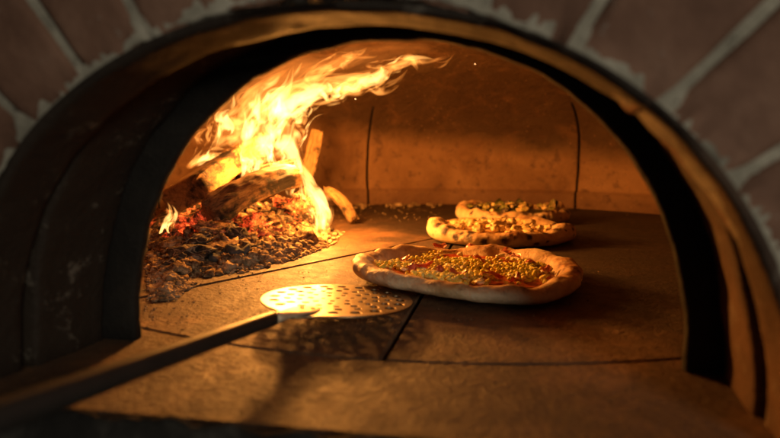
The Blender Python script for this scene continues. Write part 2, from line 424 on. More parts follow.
# dome
Rd, VC = .92, .66
V = []; F = []; NA, NZ = 220, 46
seams = [math.radians(s) for s in (-64, 20, 62, 110.5, 155, 200)]
# two seams seen in the picture
su = [W2L(P(370, 205)), W2L(P(577, 208))]
seams = [math.atan2(v - VC, u) for u, v in su] + [math.radians(s) for s in (10, 160, 205, -25)]
for i in range(NA + 1):
    pass
angs = sorted(set([round(2 * PI * i / NA - PI, 5) for i in range(NA)] + [round(s + d, 5) for s in seams for d in (-.0085, -.0040, -.0022, .0022, .0040, .0085)]))
prof = [(1.0, z) for z in [0, .004, .02, .04, .060, .063, .067, .07, .09, .11, .13, .15, .17, .19]]
for k in range(1, 30):
    t = k / 29 * PI / 2; prof.append((math.cos(t) ** .8 if k < 29 else 0.0, .19 + .34 * math.sin(t)))
for a in angs:
    dmin = min(abs(math.atan2(math.sin(a - s), math.cos(a - s))) for s in seams)
    g = .022 if dmin < .0030 else (.003 if dmin < .006 else 0)
    for (rf, z) in prof:
        off = .012 * fbm(math.cos(a) * 4, math.sin(a) * 4, z * 5) + .004 * fbm(math.cos(a) * 22, math.sin(a) * 22, z * 22)
        r = Rd * rf + (off if rf > .05 else 0)
        if z <= .062: r -= .010
        wob = 0
        gg = g if z < .36 and rf > .2 else 0
        r += gg
        u = r * math.cos(a + .003 * math.sin(z * 14)) ; v = VC + r * math.sin(a + .003 * math.sin(z * 14))
        V.append((u, max(v, .012), z - .004))
n = len(angs); m_ = len(prof); groove = []
seamflag = [min(abs(math.atan2(math.sin(a - s), math.cos(a - s))) for s in seams) < .0056 for a in angs]
for i in range(n):
    for j in range(m_ - 1):
        q = (i * m_ + j, ((i + 1) % n) * m_ + j, ((i + 1) % n) * m_ + j + 1, i * m_ + j + 1)
        if all(V[k][1] <= .0125 for k in q): continue
        F.append(q); groove.append(1 if seamflag[i] and seamflag[(i + 1) % n] and prof[j][1] < .36 else 0)
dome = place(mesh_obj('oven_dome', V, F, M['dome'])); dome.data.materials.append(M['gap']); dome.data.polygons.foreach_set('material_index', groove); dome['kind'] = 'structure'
so = dome.modifiers.new('thick', 'SOLIDIFY'); so.thickness = .06; so.offset = 1

# ------------------------------------------------------------------ hearth
arcpx = [(165, 322), (235, 342.5), (310, 353), (385, 359), (460, 362), (540, 362), (620, 358), (690, 352)]
arc = [W2L(P(*q)) for q in arcpx]
arc = [(u, .035 - (.062) * (1 - (min(1, abs(u) / .30)) ** 2)) for u in [-.30 + .6 * k / 24 for k in range(25)]]
def clip(poly, p, nrm):                  # keep the side where (q-p).n >= 0
    out = []
    for i in range(len(poly)):
        a, b = poly[i], poly[(i + 1) % len(poly)]
        da = (a[0] - p[0]) * nrm[0] + (a[1] - p[1]) * nrm[1]; db = (b[0] - p[0]) * nrm[0] + (b[1] - p[1]) * nrm[1]
        if da >= 0: out.append(a)
        if (da >= 0) != (db >= 0):
            t = da / (da - db); out.append((a[0] + (b[0] - a[0]) * t, a[1] + (b[1] - a[1]) * t))
    return out
def line(px0, px1):
    a, b = W2L(P(*px0)), W2L(P(*px1)); d = Vector((b[0] - a[0], b[1] - a[1])).normalized()
    return a, d, (-d.y, d.x)
a1, d1, n1 = line((383, 358), (415, 305)); a2, d2, n2 = line((255, 274), (345, 256))
def stripes(p, nrm, offs): return [((p[0] + nrm[0] * o, p[1] + nrm[1] * o), nrm) for o in offs]
S1 = stripes(a1, n1, [-1.25, -.80, 0, .36, .74, 1.2]); S2 = stripes(a2, n2, [0, .4, .8, 1.2, 1.6])
disk = [(Rd * 1.02 * math.cos(2 * PI * k / 60), VC + Rd * 1.02 * math.sin(2 * PI * k / 60)) for k in range(60)]
for k in range(len(arc) - 1):
    a, b = arc[k], arc[k + 1]; d = Vector((b[0] - a[0], b[1] - a[1])).normalized()
    disk = clip(disk, a, (-d.y, d.x))
G = .0022
bm = bmesh.new()
def add_tile(bm, poly, z0=-.03, z1=0.0, bev=.0022):
    cx = sum(p[0] for p in poly) / len(poly); cy = sum(p[1] for p in poly) / len(poly)
    lo = [bm.verts.new((x, y, z0)) for x, y in poly]; md = [bm.verts.new((x, y, z1 - bev)) for x, y in poly]
    hi = []
    for x, y in poly:
        d = Vector((cx - x, cy - y)).normalized() * bev * 1.2; hi.append(bm.verts.new((x + d.x, y + d.y, z1)))
    k = len(poly)
    for i in range(k):
        j = (i + 1) % k
        bm.faces.new((lo[i], lo[j], md[j], md[i])); bm.faces.new((md[i], md[j], hi[j], hi[i]))
    bm.faces.new(hi)
for i in range(-1, len(S1)):
    for j in range(-1, len(S2)):
        p = list(disk)
        if i >= 0: (q, nn) = S1[i]; p = clip(p, (q[0] + nn[0] * G, q[1] + nn[1] * G), nn)
        if i + 1 < len(S1) and p: (q, nn) = S1[i + 1]; p = clip(p, (q[0] - nn[0] * G, q[1] - nn[1] * G), (-nn[0], -nn[1]))
        if j >= 0 and p: (q, nn) = S2[j]; p = clip(p, (q[0] + nn[0] * G, q[1] + nn[1] * G), nn)
        if j + 1 < len(S2) and p: (q, nn) = S2[j + 1]; p = clip(p, (q[0] - nn[0] * G, q[1] - nn[1] * G), (-nn[0], -nn[1]))
        # drop double points
        pp = []
        for q in p:
            if not pp or (Vector(q) - Vector(pp[-1])).length > 1e-4: pp.append(q)
        if len(pp) > 2 and (Vector(pp[0]) - Vector(pp[-1])).length < 1e-4: pp.pop()
        if len(pp) > 2: add_tile(bm, pp, z1=random.uniform(-.0012, .0008))
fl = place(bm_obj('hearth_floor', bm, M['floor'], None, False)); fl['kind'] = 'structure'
bm = bmesh.new()
front = [(-.50, VF - .012), (.50, VF - .012)]
poly = front + [(u, v - .004) for u, v in [(.5, .036)] + [(u, v) for u, v in reversed(arc)] + [(-.5, .036)]]
lo = [bm.verts.new((x, y, -.045)) for x, y in poly]
md = [bm.verts.new((x, y, -.004)) for x, y in poly]
hi = [bm.verts.new((x, y + (.004 if i < 2 else -.0022), 0)) for i, (x, y) in enumerate(poly)]
k = len(poly)
for i in range(k):
    j = (i + 1) % k
    bm.faces.new((lo[i], lo[j], md[j], md[i])); bm.faces.new((md[i], md[j], hi[j], hi[i]))
bm.faces.new(hi)
sl = place(bm_obj('hearth_slab', bm, M['slab'], None, False)); sl['kind'] = 'structure'
bm = bmesh.new()
pts = [(-1.2, VF), (1.2, VF), (1.2, 1.8), (-1.2, 1.8)]
bm.faces.new([bm.verts.new((x, y, -.0075)) for x, y in pts])
jb = place(bm_obj('hearth_bed', bm, M['under'], None, False)); jb['kind'] = 'structure'
# crumbly stone edge below the front of the slab
V = []; F = []; nx, nz = 240, 14
for i in range(nx + 1):
    u = -.62 + 1.24 * i / nx
    for j in range(nz + 1):
        f = j / nz
        z = -.0035 - .25 * f * f; v = VF - .0165 - .006 * math.sin(min(1, f * 3) * PI / 2) - .005 * fbm(u * 30, z * 60, 2)
        z += .003 * fbm(u * 45, 1, 3) if j < 3 else 0
        V.append((u, v, z))
for i in range(nx):
    for j in range(nz):
        a = i * (nz + 1) + j; F.append((a, a + 1, a + nz + 2, a + nz + 1))
le = mesh_obj('front_ledge', V, F, M['dark'], mouth)
so = le.modifiers.new('thick', 'SOLIDIFY'); so.thickness = .012; so.offset = 1
# little crumbs of ash and soot along the jambs and on the floor
def lump(bm, c, r, seed, squash=.75, sub=2, amp=.35, rot=True):
    ret = bmesh.ops.create_icosphere(bm, subdivisions=sub, radius=1)
    R = Euler((random.uniform(0, 6), random.uniform(0, 6), random.uniform(0, 6))).to_matrix() if rot else Matrix.Identity(3)
    sx = Vector((random.uniform(.75, 1.25), random.uniform(.75, 1.25), squash * random.uniform(.8, 1.2)))
    for v in ret['verts']:
        d = v.co.normalized()
        k = 1 + amp * noise.noise(d * 1.6 + Vector((seed, 0, 0))) + amp * .5 * noise.noise(d * 4 + Vector((seed, 5, 0)))
        q = R @ (d * k); v.co = Vector((q.x * sx.x, q.y * sx.y, q.z * sx.z)) * r + c
    return ret['verts']

_ico = {}
def ico(sub):
    if sub not in _ico:
        b_ = bmesh.new(); bmesh.ops.create_icosphere(b_, subdivisions=sub, radius=1)
        _ico[sub] = ([v.co.normalized() for v in b_.verts], [tuple(v.index for v in f.verts) for f in b_.faces]); b_.free()
    return _ico[sub]
class Soup:                              # many lumps gathered into one mesh
    def __init__(s): s.V = []; s.F = []; s.G = []
    def lump(s, c, r, seed, squash=.75, sub=2, amp=.35, g=0.0, fine=0.0):
        vs, fs = ico(sub); n0 = len(s.V)
        R = Euler((random.uniform(0, 6), random.uniform(0, 6), random.uniform(0, 6))).to_matrix()
        a, b, d_ = random.uniform(.7, 1.3), random.uniform(.7, 1.3), squash * random.uniform(.8, 1.2)
        o1 = Vector((seed, 0, 0)); o2 = Vector((seed, 5, 0)); S_ = Matrix.Diagonal((a, b, d_)) @ R
        for d in vs:
            k = 1 + amp * noise.noise(d * 1.6 + o1) + amp * .6 * noise.noise(d * 4 + o2)
            if fine: k += fine * noise.noise(d * 9 + o2)
            s.V.append(S_ @ (d * (k * r)) + c)
        s.F += [tuple(i + n0 for i in f) for f in fs]; s.G += [g] * len(vs)
    def mesh(s, verts, faces, mt):
        n0 = len(s.V); s.V += [mt @ v for v in verts]; s.F += [tuple(i + n0 for i in f) for f in faces]
    def build(s, name, mat, parent=None):
        o = mesh_obj(name, s.V, s.F, mat, parent)
        if s.G: attr(o, 'glow', s.G)
        return o

# ------------------------------------------------------------------ pizzas
def smooth(x, a, b):
    t = max(0, min(1, (x - a) / (b - a))); return t * t * (3 - 2 * t)
def pizza(name, c, R, rimh, rimw, seed, mat, label, spots, shape=None, fill='sauce', fz=.009, lift=None, rz=0, toast=.6, asp=1.0, rimf=None):
    root = empty(name, c, rz); tag(root, label, 'pizza', 'pizzas baking on the hearth')
    NA = 260; V = []; toastv = []; charv = []
    sec = []
    # cross-section: (radial position 0..1 in rim units, height) around the rim
    for k in range(26):
        t = -PI / 2 + (k / 25) * (PI * 1.30)      # from underneath, outward, over the top, to the inner foot
        sec.append((math.cos(t), math.sin(t), t))
    def Ro(a):
        r = R * (1 + .028 * n3(math.cos(a) * 1.6 + seed, math.sin(a) * 1.6) + .018 * n3(math.cos(a) * 5 + seed, math.sin(a) * 5, 3))
        if shape: r *= shape(a)
        return r
    def zl(x, y): return lift(x, y) if lift else 0
    rows = 0; sp_ = []
    for (a, ph, sr) in spots:
        ca, sa = math.cos(a), math.sin(a)
        puff = 1 + .22 * n3(ca * 2.2 + seed, sa * 2.2, 7) + .14 * n3(ca * 6 + seed, sa * 6, 9)
        if rimf: puff *= rimf(a)
        hh = rimh * puff; ww = rimw * (1 + .25 * n3(ca * 3 + seed, sa * 3, 4)) * (.6 + .4 * puff)
        r = Ro(a) - ww * .5 + math.cos(ph) * ww * .5; sp_.append((r * ca, r * sa * asp, hh * .5 + math.sin(ph) * hh * .5, sr))
    for i in range(NA):
        a = 2 * PI * i / NA; ca, sa = math.cos(a), math.sin(a)
        puff = 1 + .22 * n3(ca * 2.2 + seed, sa * 2.2, 7) + .14 * n3(ca * 6 + seed, sa * 6, 9)
        if rimf: puff *= rimf(a)
        hh = rimh * puff; ww = rimw * (1 + .25 * n3(ca * 3 + seed, sa * 3, 4)) * (.6 + .4 * puff); ro = Ro(a)
        ring = [(ro * .1, .0005), (ro * .5, .0005), (ro - ww * 1.1, .0005)]
        for (cx, sz, t) in sec:
            r = ro - ww * .5 + cx * ww * (.5 if cx > 0 else .62)
            z = hh * .5 + sz * hh * .5
            ring.append((r, z))
        ring.append((ro - ww * 1.28, fz)); ring.append((ro - ww * 1.6, fz * .8))
        rows = len(ring)
        for kk, (r, z) in enumerate(ring):
            x, y = r * ca, r * sa * asp
            nn = 0
            if 4 < kk < rows - 2:
                nn = .0020 * fbm(x * 55 + seed, y * 55, z * 60) + .0026 * n3(x * 28 + seed, y * 28, z * 28)
                x += ca * nn; y += sa * nn * .9; z += nn * .8
            z = max(z, .0004)
            V.append((x, y, z + zl(x, y)))
            tp = smooth(z, hh * .45, hh * .95) * (.55 + .8 * n3(x * 18 + seed, y * 18, 2)) * toast
            toastv.append(max(0, min(1, tp)))
            ch = 0
            for (sx, sy, szz, sr) in sp_:
                d = math.sqrt((x - sx) ** 2 + (y - sy) ** 2 + (z - szz) ** 2)
                ch = max(ch, (1 - smooth(d + .0026 * n3(x * 170, y * 170, z * 170) + .0014 * n3(x * 420, y * 420, z * 420), sr * .6, sr * 1.35)) * (1.0 + .3 * n3(x * 60, y * 60)))
            charv.append(ch)
    F = []
    for i in range(NA):
        for j in range(rows - 1):
            i2 = (i + 1) % NA; F.append((i * rows + j, i2 * rows + j, i2 * rows + j + 1, i * rows + j + 1))
    o = mesh_obj('crust', V, F, mat, root); attr(o, 'toast', toastv); attr(o, 'char', charv)
    # filling
    V = []; F = []; NR2 = 44; NA2 = 150
    for j in range(NR2 + 1):
        f = j / NR2
        for i in range(NA2):
            a = 2 * PI * i / NA2
            r = (Ro(a) - rimw * 1.05) * f; x, y = r * math.cos(a), r * math.sin(a) * asp
            z = fz + (0 if fill == 'sauce' else .008 * (1 - f * f)) + .0018 * fbm(x * 35 + seed, y * 35, 1) + .0014 * max(0, fbm(x * 90 + seed, y * 90, 4)) - (.003 * smooth(f, .93, 1))
            V.append((x, y, z + zl(x, y)))
    for j in range(NR2):
        for i in range(NA2):
            i2 = (i + 1) % NA2; F.append((j * NA2 + i, j * NA2 + i2, (j + 1) * NA2 + i2, (j + 1) * NA2 + i))
    mesh_obj({'sauce': 'sauce', 'cheese': 'melted_cheese', 'greens': 'green_topping'}[fill], V, F, M[fill], root)
    return root, Ro, zl

def rimspots(n, a0, a1, rmin, rmax, seed, p0=-.5, p1=2.2):
    rr = random.Random(seed); return [(rr.uniform(a0, a1), rr.uniform(p0, p1), rmin + (rmax - rmin) * rr.random() ** 2) for k in range(n)]
# front pizza
pc = Vector((.105, .729, .001))
lift1 = lambda x, y: .0120 * smooth(-x * .85 - y * .6, .02, .165) + .0015 * smooth(-y, 0, .16)
shape1 = lambda a: 1 - .04 * math.exp(-((a - 4.2) / .3) ** 2) - .01 * math.exp(-((a - .15) / .3) ** 2)
rimf1 = lambda a: 1 + .35 * math.exp(-((a - .1) / .6) ** 2) + .35 * math.exp(-((a - 2 * PI) / .4) ** 2) + .15 * math.exp(-((a - 1.1) / .25) ** 2) + .25 * math.exp(-((a - 2.2) / .35) ** 2) - .3 * math.exp(-((a - 1.65) / .25) ** 2) - .20 * math.exp(-((a - 4.5) / .9) ** 2)
pz1, Ro1, zl1 = pizza('pizza', pc, .1610, .0235, .026, 3.1, M['crust1'],
    'largest and nearest pizza, pale crust, covered in sweetcorn and ham, edge over the peel', rimspots(16, 0, 6.28, .0015, .004, 3, .8, 2), shape1, 'sauce', .0125, lift1, toast=1.35, rimf=rimf1)
# sweetcorn kernels
def kernel_verts(r, seed):
    bm = bmesh.new(); bmesh.ops.create_icosphere(bm, subdivisions=2, radius=1)
    for v in bm.verts:
        d = v.co.copy(); k = 1 - .22 * max(0, d.x); dent = .28 * math.exp(-((d.x + .9) ** 2 + d.y ** 2) / .25)
        v.co = Vector((d.x * 1.15 * (1 - dent * .4), d.y * .9 * k, d.z * .72 * k)) * r
        v.co += d * r * .07 * n3(d.x * 2 + seed, d.y * 2, d.z * 2)
    return bm
kmeshes = []
for s in range(6):
    bm = kernel_verts(.0036, s * 9.3); me_ = bpy.data.meshes.new('corn_kernel'); bm.to_mesh(me_); bm.free()
    me_.polygons.foreach_set('use_smooth', [True] * len(me_.polygons)); me_.materials.append(M['corn']); kmeshes.append(me_)
spots_k = []
tries = 0
while len(spots_k) < 860 and tries < 40000:
    tries += 1
    a = random.uniform(0, 2 * PI); r = math.sqrt(random.random()) * .126
    x, y = r * math.cos(a), r * math.sin(a)
    dens = .42 + 1.5 * n3(x * 14 + 3, y * 14, 5) + (.25 if y < .03 else -.1)
    if x > .07: dens -= .15
    if r > .104: dens -= .5
    if random.random() > dens: continue
    lay = 0
    near = [q for q in spots_k if (q[0] - x) ** 2 + (q[1] - y) ** 2 < .0054 ** 2]
    if len(near) > 2: continue
    z = .0142 + .0026 * len(near) + random.uniform(-.001, .0012)
    spots_k.append((x, y, z, len(near)))
spots_k.sort(key=lambda q: (q[1] - q[3] * .02))
me_big = Soup(); kd = [([v.co.copy() for v in q.vertices], [tuple(f.vertices) for f in q.polygons]) for q in kmeshes]
for idx, (x, y, z, _) in enumerate(spots_k):
    mt = Matrix.Translation((x, y, z + zl1(x, y))) @ Euler((random.uniform(-.6, .6), random.uniform(-.6, .6), random.uniform(0, 6.28))).to_matrix().to_4x4() @ Matrix.Scale(random.uniform(.78, 1.12), 4)
    if idx < 100:
        k = bpy.data.objects.new('corn_kernel', kmeshes[idx % 6]); col.objects.link(k); k.parent = pz1; k.matrix_basis = mt
    else:
        me_big.mesh(*kd[idx % 6], mt)
k = me_big.build('sweetcorn', M['corn'], pz1); k['kind'] = 'stuff'
def strip(name, parent, c, L, W, rz, mat, seed, curl=.5, th=.0011, zo=0):
    V = []; F = []; n_, m_ = 18, 8
    for s in (0, 1):
        for i in range(n_ + 1):
            for j in range(m_ + 1):
                u = (i / n_ - .5) * L; w = (j / m_ - .5) * W * (1 - .35 * abs(2 * i / n_ - 1) ** 3)
                z = .006 * curl * math.sin(i / n_ * 5 + seed) + .005 * curl * math.cos(j / m_ * 4 + seed * 2) + .002 * n3(u * 120 + seed, w * 120) + (th if s else 0)
                u += .002 * n3(j * .7 + seed, i * .3)
                V.append((u, w, z))
    K = (n_ + 1) * (m_ + 1)
    for i in range(n_):
        for j in range(m_):
            a = i * (m_ + 1) + j
            F.append((a, a + m_ + 1, a + m_ + 2, a + 1)); F.append((K + a, K + a + 1, K + a + m_ + 2, K + a + m_ + 1))
    for i in range(n_):
        for j in (0, m_):
            a = i * (m_ + 1) + j; q = (a, a + m_ + 1, K + a + m_ + 1, K + a); F.append(q if j == 0 else q[::-1])
    for j in range(m_):
        for i in (0, n_):
            a = i * (m_ + 1) + j; q = (a, a + 1, K + a + 1, K + a); F.append(q[::-1] if i == 0 else q)
    o = mesh_obj(name, V, F, mat, parent); o.location = c; o.rotation_euler = (random.uniform(-.3, .3), random.uniform(-.3, .3), rz); return o
def topx(px, py, z=.016): p = P(px, py, z + .001) - pc; return p.x, p.y
for i, (px, py, L, W, rz) in enumerate([(492, 279, .034, .020, .2), (458, 278, .026, .012, 2.6), (508, 254, .034, .018, 1.0), (515, 259, .024, .014, 2.0), (424, 271, .034, .014, .5), (440, 276, .018, .012, 1.4),
                                        (440, 249, .026, .014, .3), (412, 277, .016, .012, 2.2), (530, 266, .02, .012, .4), (545, 273, .022, .010, .7), (480, 262, .018, .011, 2.8), (405, 262, .022, .012, 1.2), (515, 283, .020, .011, .9), (470, 250, .022, .013, 0)]):
    x, y = topx(px, py); strip('ham_piece', pz1, (x, y, .0215 + zl1(x, y)), L * .85, W * .9, rz, M['ham'], i * 2.3, .42)
for i in range(34):
    a = random.uniform(0, 6.28); r = math.sqrt(random.random()) * .115; x, y = r * math.cos(a), r * math.sin(a)
    bm = bmesh.new(); lump(bm, Vector((0, 0, 0)), random.uniform(.003, .006), i * 3.3, .5, 2, .6)
    o = bm_obj('cheese_crumb', bm, M['mozz'], pz1); o.location = (x, y, .0185 + zl1(x, y))

# second pizza: leopard-spotted crust
pc2 = Vector((.238, 1.125, .001))
sp2 = rimspots(60, PI * .9, PI * 2.1, .0025, .0085, 5) + rimspots(20, 0, PI, .003, .008, 6) + [(3.55, 1.0, .009), (3.75, .5, .009), (3.95, .1, .008), (4.15, .3, .009), (4.35, -.1, .008), (4.6, .2, .009), (4.9, .6, .007)]
rimf2 = lambda a: 1 + .65 * math.exp(-((a - 3.2) / .5) ** 2) + .25 * math.exp(-((a - 5.9) / .5) ** 2) + .3 * math.exp(-((a - .7) / .6) ** 2)
pz2, Ro2, zl2 = pizza('pizza', pc2, .158, .028, .034, 8.4, M['crust2'], 'middle pizza with puffy dark-spotted crust, lying just behind the sweetcorn one', sp2, None, 'cheese', .016, None, toast=.9, asp=.90, rimf=rimf2)
for i in range(64):
    a = random.uniform(0, 6.28); r = math.sqrt(random.random()) * .115; x, y = r * math.cos(a), r * math.sin(a) * .88
    bm = bmesh.new(); lump(bm, Vector((0, 0, 0)), random.uniform(.006, .0125), i * 2.7, .65, 3, .5)
    o = bm_obj('topping_lump', bm, M['blob'] if i % 5 else M['cheese'], pz2); o.location = (x, y, .024 + .008 * (1 - r / .115) + .004 * random.random())
# third pizza: green topping
pc3 = Vector((.345, 1.47, .001))
sp3 = rimspots(46, 0, 2 * PI, .003, .010, 11) + [(5.9, 1.2, .016), (4.75, 1.3, .011), (4.3, 1.2, .010), (5.2, 1.4, .011)]
rimf3 = lambda a: 1 + .35 * math.exp(-((a - 2.9) / .5) ** 2) + .4 * math.exp(-((a - .2) / .4) ** 2) + .4 * math.exp(-((a - 2.2) / .3) ** 2)
pz3, Ro3, zl3 = pizza('pizza', pc3, .158, .034, .034, 14.2, M['crust2'], 'farthest and smallest-looking pizza, green topping and a curled charred leaf, nearest the back wall', sp3, None, 'greens', .022, None, toast=.9, asp=.92, rimf=rimf3)
for i in range(60):
    a = random.uniform(0, 6.28); r = math.sqrt(random.random()) * .125; x, y = r * math.cos(a), r * math.sin(a) * .88
    bm = bmesh.new(); lump(bm, Vector((0, 0, 0)), random.uniform(.006, .013), i * 1.7, .6, 3, .6)
    o = bm_obj('topping_lump', bm, [M['greens'], M['greens'], M['blob'], M['char']][i % 4], pz3); o.location = (x, y, .031 + .012 * (1 - r / .125) + .006 * random.random())
for (x, y, s, rz) in ((.10, -.03, 1.0, .4), (.118, -.02, .8, 2.0), (-.02, .08, .9, 1.0), (.05, .09, .8, 2.4)):
    o = strip('leaf', pz3, (x, y, .040), .04 * s, .020 * s, rz, M['leaf'], x * 90, 1.2); o.rotation_euler = (.5, -.9 if x > .09 else .2, rz)

# ------------------------------------------------------------------ peel
pe_c = P(338, 299, .016); hend = P(8, 421, .042)
hd = (hend - pe_c).normalized()
X = -hd; Zp = Vector((0, 0, 1)); Y = Zp.cross(X).normalized(); Z = X.cross(Y)
# slight roll so the near edge lies as in the picture
rollm = Matrix.Rotation(math.radians(1.0), 4, X)
peel = empty('pizza_peel')
peel.matrix_world = Matrix.Translation(pe_c) @ rollm @ Matrix((X, Y, Z)).transposed().to_4x4()
tag(peel, 'round perforated metal peel with long dark handle, slid under the near pizza', 'pizza peel')
RP = .0840
cu = bpy.data.curves.new('peel_curve', 'CURVE'); cu.dimensions = '2D'; cu.fill_mode = 'BOTH'; cu.extrude = .0006; cu.bevel_depth = .0004; cu.bevel_resolution = 1
def spline(pts):
    s = cu.splines.new('POLY'); s.points.add(len(pts) - 1)
    for p_, q in zip(s.points, pts): p_.co = (q[0], q[1], 0, 1)
    s.use_cyclic_u = True
out = []
for i in range(140):
    a = 2 * PI * i / 140; r = RP * (1 + .015 * math.cos(2 * a))
    x, y = r * math.cos(a), r * math.sin(a)
    da = abs(math.atan2(math.sin(a - PI), math.cos(a - PI)))
    r2 = r + .016 * math.exp(-(da / .16) ** 2)
    out.append((r2 * math.cos(a), r2 * math.sin(a)))
spline(out)
def hole(x, y, r, e=1.0, rot=0):
    spline([(x + r * math.cos(t) * math.cos(rot) - r * e * math.sin(t) * math.sin(rot), y + r * math.cos(t) * math.sin(rot) + r * e * math.sin(t) * math.cos(rot)) for t in [2 * PI * k / 20 for k in range(20)]])
for k in range(20):
    a = 2 * PI * k / 20 + .1
    if abs(math.atan2(math.sin(a - PI), math.cos(a - PI))) < .28: continue
    hole(.0700 * math.cos(a), .0700 * math.sin(a), .0058)
for (nn, rr_, hr, ph) in ((17, .0555, .0046, .3), (14, .0425, .0040, 0), (10, .030, .0036, .2), (6, .0165, .0030, .1)):
    for k in range(nn):
        a = 2 * PI * k / nn + ph; hole(rr_ * math.cos(a), rr_ * math.sin(a), hr * (1 + .12 * math.sin(k * 2.3)))
hole(0, 0, .0032)
co_ = bpy.data.objects.new('tmp', cu); col.objects.link(co_)
dg = bpy.context.evaluated_depsgraph_get(); me_ = bpy.data.meshes.new_from_object(co_.evaluated_get(dg))
bpy.data.objects.remove(co_)
me_.name = 'blade'; me_.materials.clear(); me_.materials.append(M['blade'])
o = bpy.data.objects.new('blade', me_); col.objects.link(o); o.parent = peel
def tube(name, pts, rad, mat, parent, nseg=24, flat=None):
    V = []; F = []
    for i, (p, r) in enumerate(zip(pts, rad)):
        p = Vector(p); t = (Vector(pts[min(i + 1, len(pts) - 1)]) - Vector(pts[max(i - 1, 0)])).normalized()
        up = Vector((0, 0, 1)); s = t.cross(up).normalized(); u = s.cross(t)
        fl_ = flat[i] if flat else 1
        for k in range(nseg):
            a = 2 * PI * k / nseg; V.append(p + s * (math.cos(a) * r) + u * (math.sin(a) * r * fl_))
    for i in range(len(pts) - 1):
        for k in range(nseg):
            k2 = (k + 1) % nseg; F.append((i * nseg + k, i * nseg + k2, (i + 1) * nseg + k2, (i + 1) * nseg + k))
    F.append(tuple(range(nseg))[::-1]); F.append(tuple((len(pts) - 1) * nseg + k for k in range(nseg)))
    return mesh_obj(name, V, F, mat, parent)
tube('neck', [(-.052, 0, .0012), (-.062, 0, .0016), (-.078, 0, .0022), (-.095, 0, .0030), (-.115, 0, .0040), (-.127, 0, .004)], [.0060, .0135, .0150, .0110, .0070, .0062], M['neck'], peel, 24, [.10, .10, .12, .25, .7, 1])
for (x, y) in ((-.066, .006), (-.066, -.006), (-.076, 0)):
    bm = bmesh.new(); bmesh.ops.create_uvsphere(bm, u_segments=16, v_segments=10, radius=.0024)
    for v in bm.verts: v.co.z *= .5; v.co += Vector((x, y, .0032 if x > -.07 else .0042))
    bm_obj('rivet', bm, M['blade'], peel)
L = (hend - pe_c).length
hp = [-.122, -.126, -.16, -.22, -.28, -.34, -.40, -.48, -.6, -.75]
tube('handle', [(x, 0, .004) for x in hp], [.0058, .0064, .0068, .0072, .0078, .0084, .0090, .0096, .0105, .0105], M['handle'], peel, 32)

# ------------------------------------------------------------------ firewood
def logobj(name, p0, p1, w, h, mat, label, cat='firewood', roll=0, kind='plank', bend=0, taper=.1, seed=0, group='logs burning at the side of the oven', rough=1.0, endmat=None, seglen=60):
    ax = p1 - p0; L = ax.length; X = ax.normalized(); Zr = Vector((0, 0, 1)); Y = Zr.cross(X).normalized(); Z = X.cross(Y)
    NS, NC = seglen, 56; V = []; F = []
    def section(t):
        c, s = math.cos(t), math.sin(t)
        if kind == 'plank': n = 5.5; return math.copysign(abs(c) ** (2 / n), c), math.copysign(abs(s) ** (2 / n), s)
        if kind == 'wedge':
            n = 5; x, z = math.copysign(abs(c) ** (2 / n), c), math.copysign(abs(s) ** (2 / n), s); return x * (1 - .35 * (z + 1) / 2), z + .15 * x
        if kind == 'slab':   # bark side round, inner side flat
            return c, (s if s > 0 else s * .35)
        return c, s
    for i in range(NS + 1):
        f = i / NS; x = L * f
        e = min(f, 1 - f) * L
        cap = 1 - .16 * math.exp(-e / .004)
        tw = 1 - taper * f + .06 * n3(f * 4 + seed, 2)
        for k in range(NC):
            t = 2 * PI * k / NC; a, b = section(t)
            gr = (.045 * fbm(f * 2.2 + seed, a * 7, b * 7) + .05 * n3(f * 9 + seed, a * 3.5, b * 3.5)) * rough
            y = a * w / 2 * tw * cap * (1 + gr); z = b * h / 2 * tw * cap * (1 + gr * 1.2)
            xx = x + (.010 * rough * n3(a * 4 + seed, b * 4, 9) if i in (0, NS) or i in (1, NS - 1) else 0)
            z += bend * (1 - (2 * f - 1) ** 2); V.append((xx, y, z))
    for i in range(NS):
        for k in range(NC):
            k2 = (k + 1) % NC; F.append((i * NC + k, (i + 1) * NC + k, (i + 1) * NC + k2, i * NC + k2))
    for i, rev in ((0, 0), (NS, 1)):       # end faces with rings of points
        base = i * NC; prev = [base + k for k in range(NC)]
        cx = sum(V[q][0] for q in prev) / NC; cy = sum(V[q][1] for q in prev) / NC; cz = sum(V[q][2] for q in prev) / NC
        for s in (.85, .55, .25):
            cur = []
            for k in range(NC):
                v = V[base + k]; cur.append(len(V))
                V.append((cx + (v[0] - cx) * s * .5 + .003 * n3(v[1] * s * 90, v[2] * s * 90, seed), cy + (v[1] - cy) * s, cz + (v[2] - cz) * s))
            for k in range(NC):
                k2 = (k + 1) % NC; q = (prev[k], prev[k2], cur[k2], cur[k]); F.append(q if not rev else q[::-1])
            prev = cur
        F.append(tuple(prev) if not rev else tuple(prev[::-1]))
    root = mesh_obj(name, V, F, mat)
    root.matrix_world = Matrix.Translation(p0) @ Matrix((X, Y, Z)).transposed().to_4x4() @ Matrix.Rotation(roll, 4, 'X')
    tag(root, label, cat, group)
    return root
logobj('split_log', D(184, 196, 1.06), D(258, 142, 1.40), .120, .056, M['split'], 'flat split log with pale sawn end, topmost of the fire, flames along its far side', roll=-.42, kind='plank', seed=1, taper=.05)
logobj('bark_log', D(209, 220, .98), D(296, 180, 1.14), .070, .082, M['bark'], 'thick curved log with brown bark propped over the red embers', roll=.25, kind='slab', bend=.016, seed=4, taper=.12, rough=1.5)
logobj('charred_log', D(160, 238, 1.12), D(205, 196, 1.34), .085, .060, M['chargl'], 'charred log with ash-edged cracks under the flat split log', roll=.3, kind='round', seed=7)
